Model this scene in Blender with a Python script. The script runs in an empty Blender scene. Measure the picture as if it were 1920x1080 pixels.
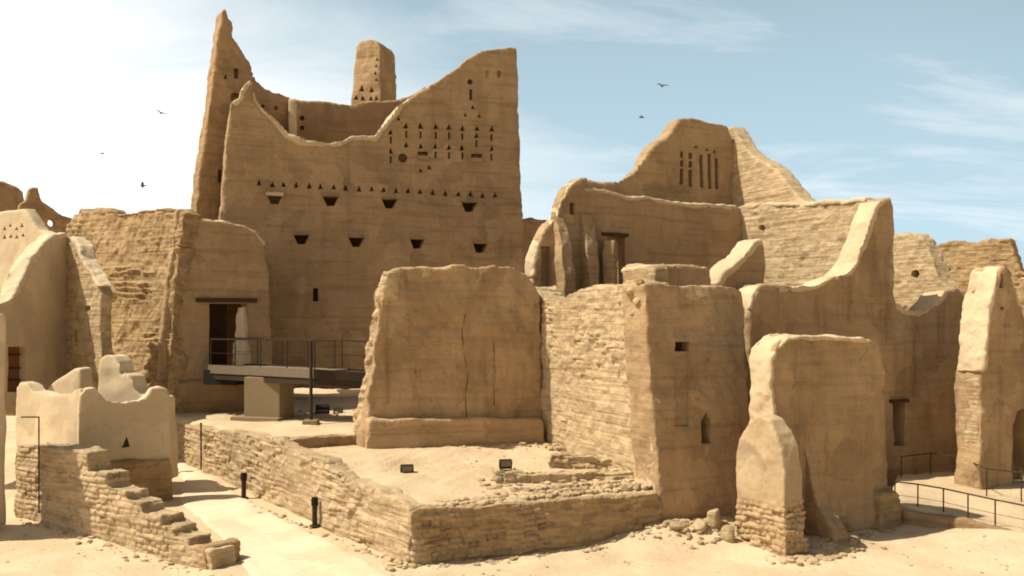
import bpy, bmesh, math, random
import numpy as np
from mathutils import Vector

# ------------------------------------------------------------------ camera, sky, sun, exposure
SC = bpy.context.scene
COL = SC.collection
F, CX, HY, EYE = 1700.0, 960.0, 600.0, 6.1      # focal length and horizon in photo pixels, eye height in metres
cd = bpy.data.cameras.new("Camera"); cam = bpy.data.objects.new("Camera", cd); COL.objects.link(cam)
cam.location = (0, 0, EYE); cam.rotation_euler = (math.radians(90), 0, 0)
cd.sensor_width = 36; cd.lens = 36 * F / 1920; cd.shift_y = (HY - 540) / 1920
cd.clip_start = 0.5; cd.clip_end = 3000
SC.camera = cam
SUN_EL, SUN_AZ = math.radians(56), math.atan2(-0.985, -0.13)     # azimuth from +Y, clockwise positive to +X
sdir = Vector((math.sin(SUN_AZ) * math.cos(SUN_EL), math.cos(SUN_AZ) * math.cos(SUN_EL), math.sin(SUN_EL)))
sl = bpy.data.lights.new("Sun", 'SUN'); sl.energy = 5.0; sl.angle = math.radians(0.6); sl.color = (1, 0.93, 0.80)
so = bpy.data.objects.new("Sun", sl); COL.objects.link(so); so.rotation_euler = sdir.to_track_quat('Z', 'Y').to_euler()
so.location = sdir * 100
SC.view_settings.view_transform = 'Standard'; SC.view_settings.look = 'None'
SC.view_settings.gamma = 1; SC.view_settings.exposure = 0.3
SC.cycles.filter_width = 1.9
W = bpy.data.worlds.new("World"); SC.world = W; W.use_nodes = True
nt = W.node_tree; N = nt.nodes; L = nt.links; N.clear()
def wn(t, **k):
    n = N.new(t)
    for a, v in k.items(): setattr(n, a, v)
    return n
def wmath(op, a, b=None, c=None, clamp=False):
    n = wn('ShaderNodeMath', operation=op); n.use_clamp = clamp
    for i, x in enumerate((a, b, c)):
        if x is None: continue
        if isinstance(x, (int, float)): n.inputs[i].default_value = x
        else: L.new(x, n.inputs[i])
    return n.outputs[0]
sky = wn('ShaderNodeTexSky', sky_type='NISHITA'); sky.sun_disc = False
sky.sun_elevation = SUN_EL; sky.sun_rotation = SUN_AZ
sky.air_density = 1.0; sky.dust_density = 2.0; sky.ozone_density = 1.2
tc = wn('ShaderNodeTexCoord'); sep = wn('ShaderNodeSeparateXYZ'); L.new(tc.outputs['Generated'], sep.inputs[0])
dx, dy, dz = sep.outputs
# cirrus: noise over the plane direction / height, so the streaks lie flat overhead
den = wmath('ADD', wmath('MAXIMUM', dz, 0.0), 0.22)
comb = wn('ShaderNodeCombineXYZ'); L.new(wmath('DIVIDE', dx, den), comb.inputs[0]); L.new(wmath('DIVIDE', dy, den), comb.inputs[1])
mp = wn('ShaderNodeMapping'); mp.inputs['Rotation'].default_value = (0, 0, 0.5); mp.inputs['Scale'].default_value = (0.55, 1.5, 1)
mp.inputs['Location'].default_value = (1.3, 0.4, 0)
L.new(comb.outputs[0], mp.inputs[0])
nz = wn('ShaderNodeTexNoise'); nz.inputs['Scale'].default_value = 1.7; nz.inputs['Detail'].default_value = 8; nz.inputs['Roughness'].default_value = 0.62
nz.inputs['Distortion'].default_value = 0.5
L.new(mp.outputs[0], nz.inputs['Vector'])
cir = wmath('MULTIPLY', wmath('SUBTRACT', nz.outputs['Fac'], 0.50, clamp=True), 4.5, clamp=True)
# thin bright veil: thick towards the sun's side and the horizon
veil = wmath('ADD', wmath('MULTIPLY', dx, -1.75), wmath('MULTIPLY', dz, -2.8))
veil = wmath('ADD', veil, wmath('MULTIPLY', wmath('SUBTRACT', nz.outputs['Fac'], 0.5), 0.9))
veil = wmath('ADD', veil, 0.74, clamp=True)
fac = wmath('MAXIMUM', wmath('MULTIPLY', cir, 0.45), veil)
skyb = wn('ShaderNodeMix', data_type='RGBA'); skyb.blend_type = 'MULTIPLY'; skyb.inputs['Factor'].default_value = 1
L.new(sky.outputs[0], skyb.inputs['A']); skyb.inputs['B'].default_value = (0.72, 0.68, 0.56, 1)
mx = wn('ShaderNodeMix', data_type='RGBA'); L.new(fac, mx.inputs['Factor'])
# pale haze bank low over the far (north) side
hz = wmath('MULTIPLY', wmath('ADD', wmath('MULTIPLY', dy, 1.3), -0.15, clamp=True), wmath('SUBTRACT', 1.12, wmath('MULTIPLY', wmath('MAXIMUM', dz, 0.0), 1.5), clamp=True))
hm = wn('ShaderNodeMix', data_type='RGBA'); L.new(wmath('MULTIPLY', hz, 0.93), hm.inputs['Factor'])
L.new(skyb.outputs['Result'], hm.inputs['A']); hm.inputs['B'].default_value = (5.3, 7.2, 8.3, 1)
L.new(hm.outputs['Result'], mx.inputs['A']); mx.inputs['B'].default_value = (11.5, 11.4, 11.1, 1)
bg = wn('ShaderNodeBackground'); bg.inputs['Strength'].default_value = 0.092
out = wn('ShaderNodeOutputWorld'); L.new(mx.outputs['Result'], bg.inputs[0]); L.new(bg.outputs[0], out.inputs[0])

random.seed(7); RS = np.random.RandomState(11)

# ------------------------------------------------------------------ geometry helpers
def XY(u, d): return np.array([(u - CX) / F * d, d])
def P(u, v, d): return Vector(((u - CX) / F * d, d, EYE - (v - HY) / F * d))
def PZ(u, d, z): return Vector(((u - CX) / F * d, d, z))

def _hash(ix, iy, iz):
    h = (ix.astype(np.int64) * 374761393 + iy.astype(np.int64) * 668265263 + iz.astype(np.int64) * 2147483647) & 0xffffffff
    h = ((h ^ (h >> 13)) * 1274126177) & 0xffffffff
    h = ((h ^ (h >> 16)) * 2246822519) & 0xffffffff
    return ((h ^ (h >> 15)) & 0xffffff) / float(0xffffff)
def vnoise(p):
    i = np.floor(p); f = p - i; f = f * f * (3 - 2 * f); r = 0
    for a in (0, 1):
        for b in (0, 1):
            for c in (0, 1):
                w = (f[:, 0] if a else 1 - f[:, 0]) * (f[:, 1] if b else 1 - f[:, 1]) * (f[:, 2] if c else 1 - f[:, 2])
                r = r + w * _hash(i[:, 0] + a, i[:, 1] + b, i[:, 2] + c)
    return r * 2 - 1
def fbm(p, o=3):
    r, a = 0, 1.0
    for k in range(o):
        r = r + a * vnoise(p * (2 ** k) + 17.3 * k); a *= 0.5
    return r
def masonry(s, z, h=0.22, l=0.5, seed=0):
    """depth of a rough coursed stone face at (s, z): joints sink, stones stand out unevenly"""
    q = np.stack([s, z, 0 * s + seed], 1)
    zz = z + 0.10 * vnoise(q * 0.6) + 0.04 * vnoise(q * 2.1)
    row = np.floor(zz / h); fz = zz / h - row
    off = _hash(row, row * 0 + 3 + seed, row * 0)
    ss = s + 0.06 * vnoise(q * 2.3 + 9)
    ll = l * (0.7 + 0.8 * _hash(row, row * 0 + 8 + seed, row * 0 + 1))
    c = ss / ll + off * 7; col = np.floor(c); fc = c - col
    pro = _hash(row, col, row * 0 + 5 + seed)
    e = np.minimum(np.minimum(fz, 1 - fz) * h, np.minimum(fc, 1 - fc) * ll)
    miss = (_hash(row, col, row * 0 + 31 + seed) > 0.86) * 0.8
    worn = 0.45 + 0.55 * np.clip(0.5 + 1.3 * vnoise(q * 0.8 + 3), 0, 1)
    return (np.clip(e / 0.045, 0, 1) * 0.7 + pro * 0.9 - 0.8 - miss) * worn

def link(name, me, mat, parent=None):
    o = bpy.data.objects.new(name, me); COL.objects.link(o)
    if mat: me.materials.append(mat)
    if parent is not None:
        o.parent = parent
        me.transform(parent.matrix_basis.inverted())
    return o
def center(o):
    """move a top-level mesh object's origin to its base"""
    me = o.data; co = np.empty(len(me.vertices) * 3); me.vertices.foreach_get('co', co); co = co.reshape(-1, 3)
    c = co.mean(0); c[2] = co[:, 2].min()
    co -= c; me.vertices.foreach_set('co', co.ravel()); me.update(); o.location = c
def tag(o, label=None, cat=None, group=None, kind=None):
    if label and not kind: kind = 'thing'
    for k, v in (('label', label), ('category', cat), ('group', group), ('kind', kind)):
        if v: o[k] = v
    return o
def empty(name, loc, label, cat, group=None):
    o = bpy.data.objects.new(name, None); COL.objects.link(o); o.location = loc; o.empty_display_size = 0.3
    o.matrix_basis = o.matrix_basis.Translation(Vector(loc)) if False else o.matrix_basis
    bpy.context.view_layer.update()
    return tag(o, label, cat, group)
def evaluated(o):
    dg = bpy.context.evaluated_depsgraph_get(); dg.update()
    return bpy.data.meshes.new_from_object(o.evaluated_get(dg))
def solid(front, back):
    bm = bmesh.new()
    a = [bm.verts.new(p) for p in front]; b = [bm.verts.new(p) for p in back]; n = len(a)
    bm.faces.new(a); bm.faces.new(b[::-1])
    for i in range(n): bm.faces.new((a[i], b[i], b[(i + 1) % n], a[(i + 1) % n]))
    bmesh.ops.triangulate(bm, faces=bm.faces[:])
    bmesh.ops.recalc_face_normals(bm, faces=bm.faces[:])
    return bm
def bm_mesh(bm, name):
    me = bpy.data.meshes.new(name); bm.to_mesh(me); bm.free(); return me
def verts_of(me):
    co = np.empty(len(me.vertices) * 3); me.vertices.foreach_get('co', co)
    no = np.empty(len(me.vertices) * 3); me.vertices.foreach_get('normal', no)
    return co.reshape(-1, 3), no.reshape(-1, 3)
def weather(me, dirv, nv, style, amp, seed):
    co, no = verts_of(me)
    s = co[:, 0] * dirv[0] + co[:, 1] * dirv[1] + (co[:, 0] * nv[0] + co[:, 1] * nv[1]); z = co[:, 2]
    q = co + seed * 3.1
    big = fbm(q * 0.55, 2); mid = fbm(q * 1.7, 3); fine = fbm(q * 5.5, 2)
    d = 0
    if style == 'mud':
        lay = z / 0.62 + 0.12 * vnoise(q * 0.5); fl = lay - np.floor(lay)
        d = 0.05 * big + 0.026 * mid + 0.013 * fine - 0.03 * np.clip(fbm(q * 0.8 + 33, 3) - 0.45, 0, 0.5) - 0.010 * np.exp(-((fl - 0.5) / 0.08) ** 2) * (0.5 + 0.5 * vnoise(q * 0.9))
    elif style == 'smooth':
        d = 0.035 * big + 0.012 * mid
    elif style == 'stone':
        d = 0.075 * masonry(s, z, 0.145, 0.33, seed) + 0.06 * big + 0.03 * mid + 0.018 * fine
    elif style == 'rubble':       # half plastered rubble, patchy
        m = np.clip(0.30 + 1.6 * fbm(q * 0.7 + 5, 2), 0, 1)
        d = m * 0.085 * masonry(s, z, 0.15, 0.27, seed) + 0.07 * big + 0.055 * mid + 0.035 * fine - 0.05 * np.clip(fbm(q * 3.3 + 60, 2) - 0.35, 0, 1) * 2
    elif style == 'half':         # plaster above, stone courses below
        m = np.clip((HALF[0] - z + 0.35 * big) / HALF[1], 0, 1)
        d = m * 0.11 * masonry(s, z, 0.16, 0.30, seed) + m * 0.02 * fine + 0.03 * big + 0.015 * mid
    elif style == 'eroded':
        h = z + 0.16 * vnoise(q * 0.45) + 0.06 * vnoise(q * 1.5)
        r = h / 0.235; f = r - np.floor(r)
        pro = 0.25 + 0.75 * np.clip(0.5 + 1.4 * fbm(np.stack([s * 0.45, np.floor(r) * 0.83, z * 0], 1) + seed, 2), 0, 1)
        d = 0.17 * pro * (0.35 + 0.65 * _hash(np.floor(r), np.floor(s / (0.35 + 0.4 * _hash(np.floor(r), r * 0 + 2, r * 0)) + 7 * _hash(np.floor(r), r * 0 + 4, r * 0) + 0.3 * vnoise(q * 3)), r * 0)) * np.clip(0.6 + 1.2 * fbm(q * 0.5 + 71, 2), 0.1, 1) * (f ** 0.7 * np.clip((1 - f) / 0.18, 0, 1)) + 0.08 * big + 0.06 * mid + 0.035 * fine - 0.08
    jit = np.stack([fbm(q * 1.3 + 40, 2), fbm(q * 1.3 + 80, 2), fbm(q * 1.3 + 120, 2)], 1) * (0.05 if style != 'smooth' else 0.03)
    if style != 'smooth': jit = jit + np.stack([fbm(q * 4.1 + 140, 2), fbm(q * 4.1 + 180, 2), fbm(q * 4.1 + 220, 2)], 1) * 0.016
    co = co + no * (np.asarray(d) * amp)[:, None] + jit * amp
    me.vertices.foreach_set('co', co.ravel()); me.update()
def dense(me, vox, rnd):
    o = bpy.data.objects.new('tmp', me); COL.objects.link(o)
    m = o.modifiers.new('r', 'REMESH'); m.mode = 'VOXEL'; m.voxel_size = vox
    if rnd:
        m = o.modifiers.new('s', 'SMOOTH'); m.factor = 0.5; m.iterations = rnd
    r = evaluated(o); bpy.data.objects.remove(o); bpy.data.meshes.remove(me); return r
def carve(me, cutbm):
    cm = bm_mesh(cutbm, 'cut'); c = bpy.data.objects.new('cut', cm); COL.objects.link(c)
    o = bpy.data.objects.new('tmp', me); COL.objects.link(o)
    m = o.modifiers.new('b', 'BOOLEAN'); m.operation = 'DIFFERENCE'; m.solver = 'EXACT'; m.object = c
    r = evaluated(o); bpy.data.objects.remove(o); bpy.data.objects.remove(c); bpy.data.meshes.remove(cm); return r
HALF = [1.5, 0.4]
SEED = [0]
class Plane:
    def __init__(s, A, B, lean=0.0, z0=0.0):
        a, b = XY(*A), XY(*B); d = (b - a) / np.linalg.norm(b - a)
        s.a, s.dir, s.lean, s.z0 = a, d, lean, z0
        n = np.array([d[1], -d[0]])
        if n @ (a + b) > 0: n = -n
        s.n = n
    def hit(s, u, v, off=0.0):
        r = np.array([(u - CX) / F, 1.0, (HY - v) / F])
        # n.(p-a) + lean*(z-z0) = off
        den = s.n @ r[:2] + s.lean * r[2]
        t = (off + s.n @ s.a - s.lean * (EYE - s.z0)) / den
        return Vector((r[0] * t, r[1] * t, EYE + r[2] * t))
    def back(s, p, t): return Vector((p.x - s.n[0] * t, p.y - s.n[1] * t, p.z))
def wall(name, pl, outline, t, mat, parent=None, vox=0.1, rnd=6, style='mud', amp=1.0, cuts=(), off=0.0, tbot=None):
    """a slab of real thickness t behind plane pl, its face outlined by pixel points; cuts = [(pixel polygon, depth)]"""
    if not isinstance(pl, Plane): pl = Plane(*pl)
    SEED[0] += 1
    fr = [pl.hit(u, v, off) for u, v in outline]
    zs = [p.z for p in fr]; z0, z1 = min(zs), max(zs)
    bk = [pl.back(p, t if tbot is None else tbot + (t - tbot) * (p.z - z0) / (z1 - z0)) for p in fr]
    me = dense(bm_mesh(solid(fr, bk), name), vox, rnd)
    weather(me, pl.dir, pl.n, style, amp, SEED[0])
    if cuts:
        batches = []          # cutters in one boolean must not overlap one another
        for poly, dep in cuts:
            us, vs = [p[0] for p in poly], [p[1] for p in poly]; box = (min(us) - 1, min(vs) - 1, max(us) + 1, max(vs) + 1)
            for bt_ in batches:
                if all(box[0] > b[2] or b[0] > box[2] or box[1] > b[3] or b[1] > box[3] for b, _, _ in bt_): bt_.append((box, poly, dep)); break
            else: batches.append([(box, poly, dep)])
        for bt_ in batches:
            cb = bmesh.new()
            for _, poly, dep in bt_:
                f3 = [pl.hit(u, v, off) for u, v in poly]
                tmp = bm_mesh(solid([pl.back(p, -0.4) for p in f3], [pl.back(p, dep) for p in f3]), 'c'); cb.from_mesh(tmp); bpy.data.meshes.remove(tmp)
            r = carve(me, cb)
            if len(r.polygons) > 0.5 * len(me.polygons): bpy.data.meshes.remove(me); me = r
            else: print('CARVE FAILED', name, len(bt_)); bpy.data.meshes.remove(r)
    me.name = name
    me.shade_smooth(); me.set_sharp_from_angle(angle=math.radians(48))
    while len(me.materials): me.materials.pop()
    o = link(name, me, mat, parent)
    if parent is None: center(o)
    return o
def rim_strip(pl, pts, w, t, parent, mat=None, off=0.05, vox=0.06):
    """rounded mud capping along a wall edge, pale in place of sunlight on the rim; pts in pixels, w its height in pixels"""
    p = np.array(pts, float); tg = np.gradient(p, axis=0); tg /= np.linalg.norm(tg, axis=1)[:, None]
    nn = np.stack([tg[:, 1], -tg[:, 0]], 1)                      # towards the sky for points listed left to right
    w = w * (0.72 + 0.25 * np.random.RandomState(len(pts)).rand(len(pts), 1))
    out = [tuple(x) for x in p + nn * w * 0.35] + [tuple(x) for x in (p - nn * w * 0.6)[::-1]]
    return wall('rim_strip', pl, out, t + 2 * off, mat or SUNRIM, parent, vox=vox, rnd=4, style='mud', off=off, amp=1.1)
def prof(name, orig, pts, t, mat, plQ=None, bt=None, style='half'):
    """fin standing out from the slab: profile points are (metres out from the slab, height)"""
    SEED[0] += 1
    o = Vector((plQ.n[0], plQ.n[1], 0)); dv = Vector((plQ.dir[0], plQ.dir[1], 0))
    fr = [orig + o * a - dv * (t / 2) + UP * z for a, z in pts]; bk = [p + dv * t for p in fr]
    me = dense(bm_mesh(solid(fr, bk), name), 0.045, 4); weather(me, -plQ.n, plQ.dir, style, 0.8, SEED[0]); me.shade_smooth()
    while len(me.materials): me.materials.pop()
    return link(name, me, mat, bt)
def prism(name, top, zb, mat, parent=None, vox=0.18, rnd=2, style='smooth', amp=1.0):
    SEED[0] += 1
    me = dense(bm_mesh(solid(top, [Vector((p.x, p.y, zb)) for p in top]), name), vox, rnd)
    weather(me, np.array([0.9, 0.44]), np.array([0.44, -0.9]), style, amp, SEED[0])
    me.name = name; me.shade_smooth()
    while len(me.materials): me.materials.pop()
    o = link(name, me, mat, parent)
    if parent is None: center(o)
    return o
def rect(u0, v0, u1, v1): return [(u0, v0), (u1, v0), (u1, v1), (u0, v1)]
def tri(u, v, w, h):
    k = lambda a: a * RS.uniform(0.78, 1.2)
    u += RS.uniform(-.8, .8); v += RS.uniform(-.8, .8)
    return [(u + RS.uniform(-1.5, 1.5), v - k(h) / 2), (u + k(w) / 2, v + k(h) / 2), (u - k(w) / 2, v + k(h) / 2)]
def disc(u, v, r, n=10): return [(u + r * math.cos(i * 2 * math.pi / n), v + r * math.sin(i * 2 * math.pi / n)) for i in range(n)]
def bars(name, segs, mat, parent=None, sides=8):
    """round or flat bars: (p, q, radius) joined in one mesh"""
    bm = bmesh.new()
    for p, q, r in segs:
        p, q = Vector(p), Vector(q); ax = (q - p).normalized()
        a = ax.orthogonal().normalized(); b = ax.cross(a)
        ring = []
        for c in (p, q):
            ring.append([bm.verts.new(c + (a * math.cos(k * 2 * math.pi / sides) + b * math.sin(k * 2 * math.pi / sides)) * r) for k in range(sides)])
        for k in range(sides):
            bm.faces.new((ring[0][k], ring[0][(k + 1) % sides], ring[1][(k + 1) % sides], ring[1][k]))
        bm.faces.new(ring[0][::-1]); bm.faces.new(ring[1])
    bmesh.ops.recalc_face_normals(bm, faces=bm.faces[:])
    return link(name, bm_mesh(bm, name), mat, parent)
def block(name, c, ax, ay, az, mat, parent=None, bev=0.02):
    """bevelled box: centre c, half-extent vectors ax ay az"""
    bm = bmesh.new(); c, ax, ay, az = map(Vector, (c, ax, ay, az))
    vs = {}
    for i in (-1, 1):
        for j in (-1, 1):
            for k in (-1, 1): vs[i, j, k] = bm.verts.new(c + ax * i + ay * j + az * k)
    for f in (((-1,-1,-1),(-1,1,-1),(1,1,-1),(1,-1,-1)), ((-1,-1,1),(1,-1,1),(1,1,1),(-1,1,1)), ((-1,-1,-1),(1,-1,-1),(1,-1,1),(-1,-1,1)),
              ((1,-1,-1),(1,1,-1),(1,1,1),(1,-1,1)), ((1,1,-1),(-1,1,-1),(-1,1,1),(1,1,1)), ((-1,1,-1),(-1,-1,-1),(-1,-1,1),(-1,1,1))):
        bm.faces.new([vs[x] for x in f])
    bmesh.ops.recalc_face_normals(bm, faces=bm.faces[:])
    if bev: bmesh.ops.bevel(bm, geom=bm.edges[:], offset=bev, segments=2, affect='EDGES', profile=0.6)
    return link(name, bm_mesh(bm, name), mat, parent)
def rock_bm(bm, c, sx, sy, sz, seed, sub=2):
    t = bmesh.new(); bmesh.ops.create_icosphere(t, subdivisions=sub, radius=1)
    co = np.array([v.co[:] for v in t.verts]); n = fbm(co * 1.1 + seed * 5.7, 3)
    rot = seed * 1.7; ca, sa = math.cos(rot), math.sin(rot)
    for v, k in zip(t.verts, n):
        p = v.co * (1 + 0.38 * k); p.x = max(-0.95, min(0.9, p.x + 0.2 * p.z)); p.z = max(-0.8, min(0.85 + 0.25 * p.y, p.z))
        x, y = p.x * sx, p.y * sy
        v.co = Vector((c[0] + x * ca - y * sa, c[1] + x * sa + y * ca, c[2] + p.z * sz))
    m = bm_mesh(t, 'r'); bm.from_mesh(m); bpy.data.meshes.remove(m)

# ------------------------------------------------------------------ materials
def earth(name, col, dark, streak=0.35, course=0.0, cs=1.6, bump=0.5, grain=22, band=None, rough=0.95, tint=(0.3, (0.9, 0.9, 0.9)), crack=0.28):
    """mud plaster / mud brick: two tones in large patches, rain streaks, faint courses, fine grain"""
    m = bpy.data.materials.new(name); m.use_nodes = True; t = m.node_tree; n = t.nodes; l = t.links
    b = n['Principled BSDF']; b.inputs['Roughness'].default_value = rough
    b.inputs['Specular IOR Level'].default_value = 0.12
    geo = n.new('ShaderNodeNewGeometry')
    def nz(scale, det, vec=None, rg=0.6):
        x = n.new('ShaderNodeTexNoise'); x.inputs['Scale'].default_value = scale; x.inputs['Detail'].default_value = det
        x.inputs['Roughness'].default_value = rg; l.new(vec or geo.outputs['Position'], x.inputs['Vector']); return x.outputs['Fac']
    def mapped(sc):
        x = n.new('ShaderNodeMapping'); x.inputs['Scale'].default_value = sc; l.new(geo.outputs['Position'], x.inputs[0]); return x.outputs[0]
    def ramp(f, a, c):
        x = n.new('ShaderNodeMapRange'); x.inputs['From Min'].default_value = a; x.inputs['From Max'].default_value = c; l.new(f, x.inputs[0]); return x.outputs[0]
    def mix(f, A, B, mode='MIX'):
        x = n.new('ShaderNodeMix'); x.data_type = 'RGBA'; x.blend_type = mode
        if isinstance(f, float): x.inputs['Factor'].default_value = f
        else: l.new(f, x.inputs['Factor'])
        for s, v in (('A', A), ('B', B)):
            if isinstance(v, tuple): x.inputs[s].default_value = (*v, 1)
            else: l.new(v, x.inputs[s])
        return x.outputs['Result']
    def mul(a, k):
        x = n.new('ShaderNodeMath'); x.operation = 'MULTIPLY'; l.new(a, x.inputs[0]); x.inputs[1].default_value = k; return x.outputs[0]
    patch = ramp(nz(0.55, 5), 0.36, 0.66)
    c = mix(patch, dark, col)
    st = ramp(nz(1.0, 4, mapped((2.6, 2.6, 0.22))), 0.50, 0.72)
    c = mix(mul(st, streak), c, tuple(x * 0.55 for x in dark))
    gr = ramp(nz(grain, 3, rg=0.7), 0.3, 0.75)
    c = mix(mul(gr, 0.30), c, tuple(min(1, x * 1.35) for x in col))
    spk = ramp(nz(7.0, 4, rg=0.75), 0.56, 0.72)
    c = mix(mul(spk, 0.48), c, tuple(x * 0.62 for x in dark))
    vo = n.new('ShaderNodeTexVoronoi'); vo.inputs['Scale'].default_value = 1.0
    wv = n.new('ShaderNodeVectorMath'); wv.operation = 'MULTIPLY_ADD'; cn3 = n.new('ShaderNodeTexNoise'); cn3.inputs['Scale'].default_value = 3.0
    l.new(geo.outputs['Position'], cn3.inputs['Vector']); l.new(cn3.outputs['Color'], wv.inputs[0]); wv.inputs[1].default_value = (0.5, 0.5, 0.5)
    msc = n.new('ShaderNodeMapping'); msc.inputs['Scale'].default_value = tint[1]; l.new(geo.outputs['Position'], msc.inputs[0]); l.new(msc.outputs[0], wv.inputs[2])
    l.new(wv.outputs[0], vo.inputs['Vector'])
    sc_ = n.new('ShaderNodeSeparateColor'); l.new(vo.outputs['Color'], sc_.inputs[0])
    c = mix(mul(ramp(sc_.outputs[0], 0.35, 1.0), tint[0]), c, tuple(x * 0.6 for x in dark))
    c = mix(mul(ramp(sc_.outputs[1], 0.45, 1.0), tint[0]), c, tuple(min(1, x * 1.3) for x in col))
    hgt = nz(grain * 0.42, 6, rg=0.75)
    if crack:
        ve = n.new('ShaderNodeTexVoronoi'); ve.feature = 'DISTANCE_TO_EDGE'; ve.inputs['Scale'].default_value = 0.75; l.new(wv.outputs[0], ve.inputs['Vector'])
        line = ramp(ve.outputs['Distance'], 0.012, 0.003); gate = ramp(nz(0.8, 2), 0.5, 0.62)
        x = n.new('ShaderNodeMath'); x.operation = 'MULTIPLY'; l.new(line, x.inputs[0]); l.new(gate, x.inputs[1]); line = x.outputs[0]
        c = mix(mul(line, crack), c, tuple(k * 0.35 for k in dark))
        x = n.new('ShaderNodeMath'); x.operation = 'SUBTRACT'; l.new(hgt, x.inputs[0]); l.new(line, x.inputs[1]); hgt = x.outputs[0]
    if course:
        lay = nz(1.0, 3, mapped((0.35, 0.35, cs * 3.4)), 0.5); ly = ramp(lay, 0.52, 0.66)
        c = mix(mul(ly, course), c, tuple(x * 0.55 for x in dark))
        x = n.new('ShaderNodeMath'); x.operation = 'ADD'; l.new(hgt, x.inputs[0]); l.new(mul(lay, -1.2), x.inputs[1]); hgt = x.outputs[0]
    if band:      # (height, colour, softness): another render below this height
        sp = n.new('ShaderNodeSeparateXYZ'); l.new(geo.outputs['Position'], sp.inputs[0])
        x = n.new('ShaderNodeMath'); x.operation = 'ADD'; l.new(sp.outputs[2], x.inputs[0]); l.new(mul(nz(1.4, 3), 0.5), x.inputs[1])
        f = ramp(x.outputs[0], band[0] + 0.25 + band[2], band[0] + 0.25 - band[2]); lo = mix(spk, band[1], tuple(k * 0.55 for k in band[1]))
        c = mix(f, c, lo)
    l.new(c, b.inputs['Base Color'])
    bp = n.new('ShaderNodeBump'); bp.inputs['Strength'].default_value = bump; bp.inputs['Distance'].default_value = 0.08
    l.new(hgt, bp.inputs['Height']); l.new(bp.outputs[0], b.inputs['Normal'])
    return m
def plain(name, col, rough=0.6, metal=0.0, var=0.3, scale=9):
    m = bpy.data.materials.new(name); m.use_nodes = True; t = m.node_tree; n = t.nodes; l = t.links
    b = n['Principled BSDF']; b.inputs['Roughness'].default_value = rough; b.inputs['Metallic'].default_value = metal; b.inputs['Specular IOR Level'].default_value = 0.15
    x = n.new('ShaderNodeTexNoise'); x.inputs['Scale'].default_value = scale; x.inputs['Detail'].default_value = 5
    tcn = n.new('ShaderNodeNewGeometry'); l.new(tcn.outputs['Position'], x.inputs['Vector'])
    r = n.new('ShaderNodeMix'); r.data_type = 'RGBA'; l.new(x.outputs['Fac'], r.inputs['Factor'])
    r.inputs['A'].default_value = (*[k * (1 - var) for k in col], 1); r.inputs['B'].default_value = (*[min(1, k * (1 + var)) for k in col], 1)
    l.new(r.outputs['Result'], b.inputs['Base Color']); return m
MUD = earth('mud_plaster', (0.42, 0.285, 0.155), (0.335, 0.22, 0.114), course=0.35)
MUDW = earth('mud_plaster_streaked', (0.42, 0.285, 0.153), (0.31, 0.20, 0.102), streak=0.7, course=0.2)
MUDR = earth('reddish_mud_plaster', (0.395, 0.258, 0.135), (0.305, 0.194, 0.098), course=0.3)
PALE = earth('pale_plaster', (0.61, 0.485, 0.315), (0.53, 0.41, 0.255), streak=0.15, bump=0.15)
PALEH = earth('pale_plaster_on_stone', (0.58, 0.455, 0.29), (0.52, 0.40, 0.245), streak=0.15, bump=0.2, band=(1.55, (0.35, 0.24, 0.13), 0.18))
SUNRIM = earth('pale_mud_sunlit_rim', (0.57, 0.44, 0.275), (0.47, 0.35, 0.205), streak=0.1, bump=0.25)  # lighter than the walls, standing in for sun on rims and ends
BUTT = earth('buttress_plaster', (0.46, 0.34, 0.20), (0.39, 0.28, 0.155), streak=0.2, bump=0.25, band=(1.5, (0.39, 0.27, 0.145), 0.3))
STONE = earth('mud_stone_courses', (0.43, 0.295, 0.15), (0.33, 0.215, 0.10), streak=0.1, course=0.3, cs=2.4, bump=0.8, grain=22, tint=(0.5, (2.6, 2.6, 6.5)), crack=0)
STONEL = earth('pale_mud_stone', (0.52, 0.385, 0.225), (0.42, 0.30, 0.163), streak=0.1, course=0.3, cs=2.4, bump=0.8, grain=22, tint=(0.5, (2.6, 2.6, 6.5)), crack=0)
TWALL = earth('terrace_mud_stone', (0.42, 0.29, 0.155), (0.32, 0.21, 0.105), streak=0.1, course=0.25, cs=2.4, bump=0.8, grain=22, tint=(0.5, (2.6, 2.6, 6.5)), crack=0)
SAND = earth('sand', (0.64, 0.49, 0.315), (0.50, 0.37, 0.22), streak=0.0, bump=0.7, grain=16, crack=0, tint=(0.16, (0.7, 0.7, 0.7)))
PATH = earth('pale_path', (0.69, 0.555, 0.38), (0.56, 0.43, 0.275), streak=0.0, bump=0.3, grain=14, crack=0, tint=(0.16, (0.7, 0.7, 0.7)))
TERR = earth('terrace_earth', (0.60, 0.46, 0.285), (0.50, 0.365, 0.21), streak=0.0, bump=0.8, grain=16, crack=0, tint=(0.16, (0.7, 0.7, 0.7)))
METAL = plain('dark_metal', (0.05, 0.035, 0.022), 0.9, 0.0)
GREYM = plain('grey_deck', (0.19, 0.145, 0.09), 0.7, 0.0, 0.2)
CONC = plain('pale_concrete', (0.25, 0.185, 0.105), 0.9, 0.0, 0.12, 4)
WOOD = plain('weathered_wood_and_shade', (0.065, 0.036, 0.018), 0.85, 0.0, 0.4, 12)  # also darkens the boards that stand in for shade in openings
DOORW = plain('brown_door_wood', (0.22, 0.09, 0.03), 0.7, 0.0, 0.35, 10)
BLACK = plain('black_housing', (0.02, 0.017, 0.013), 0.85)
BIRDM = plain('grey_feathers', (0.12, 0.12, 0.12), 0.9)

E1 = Vector((0.9, 0.44, 0)).normalized(); E2 = Vector((-0.44, 0.9, 0)).normalized(); UP = Vector((0, 0, 1))

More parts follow.
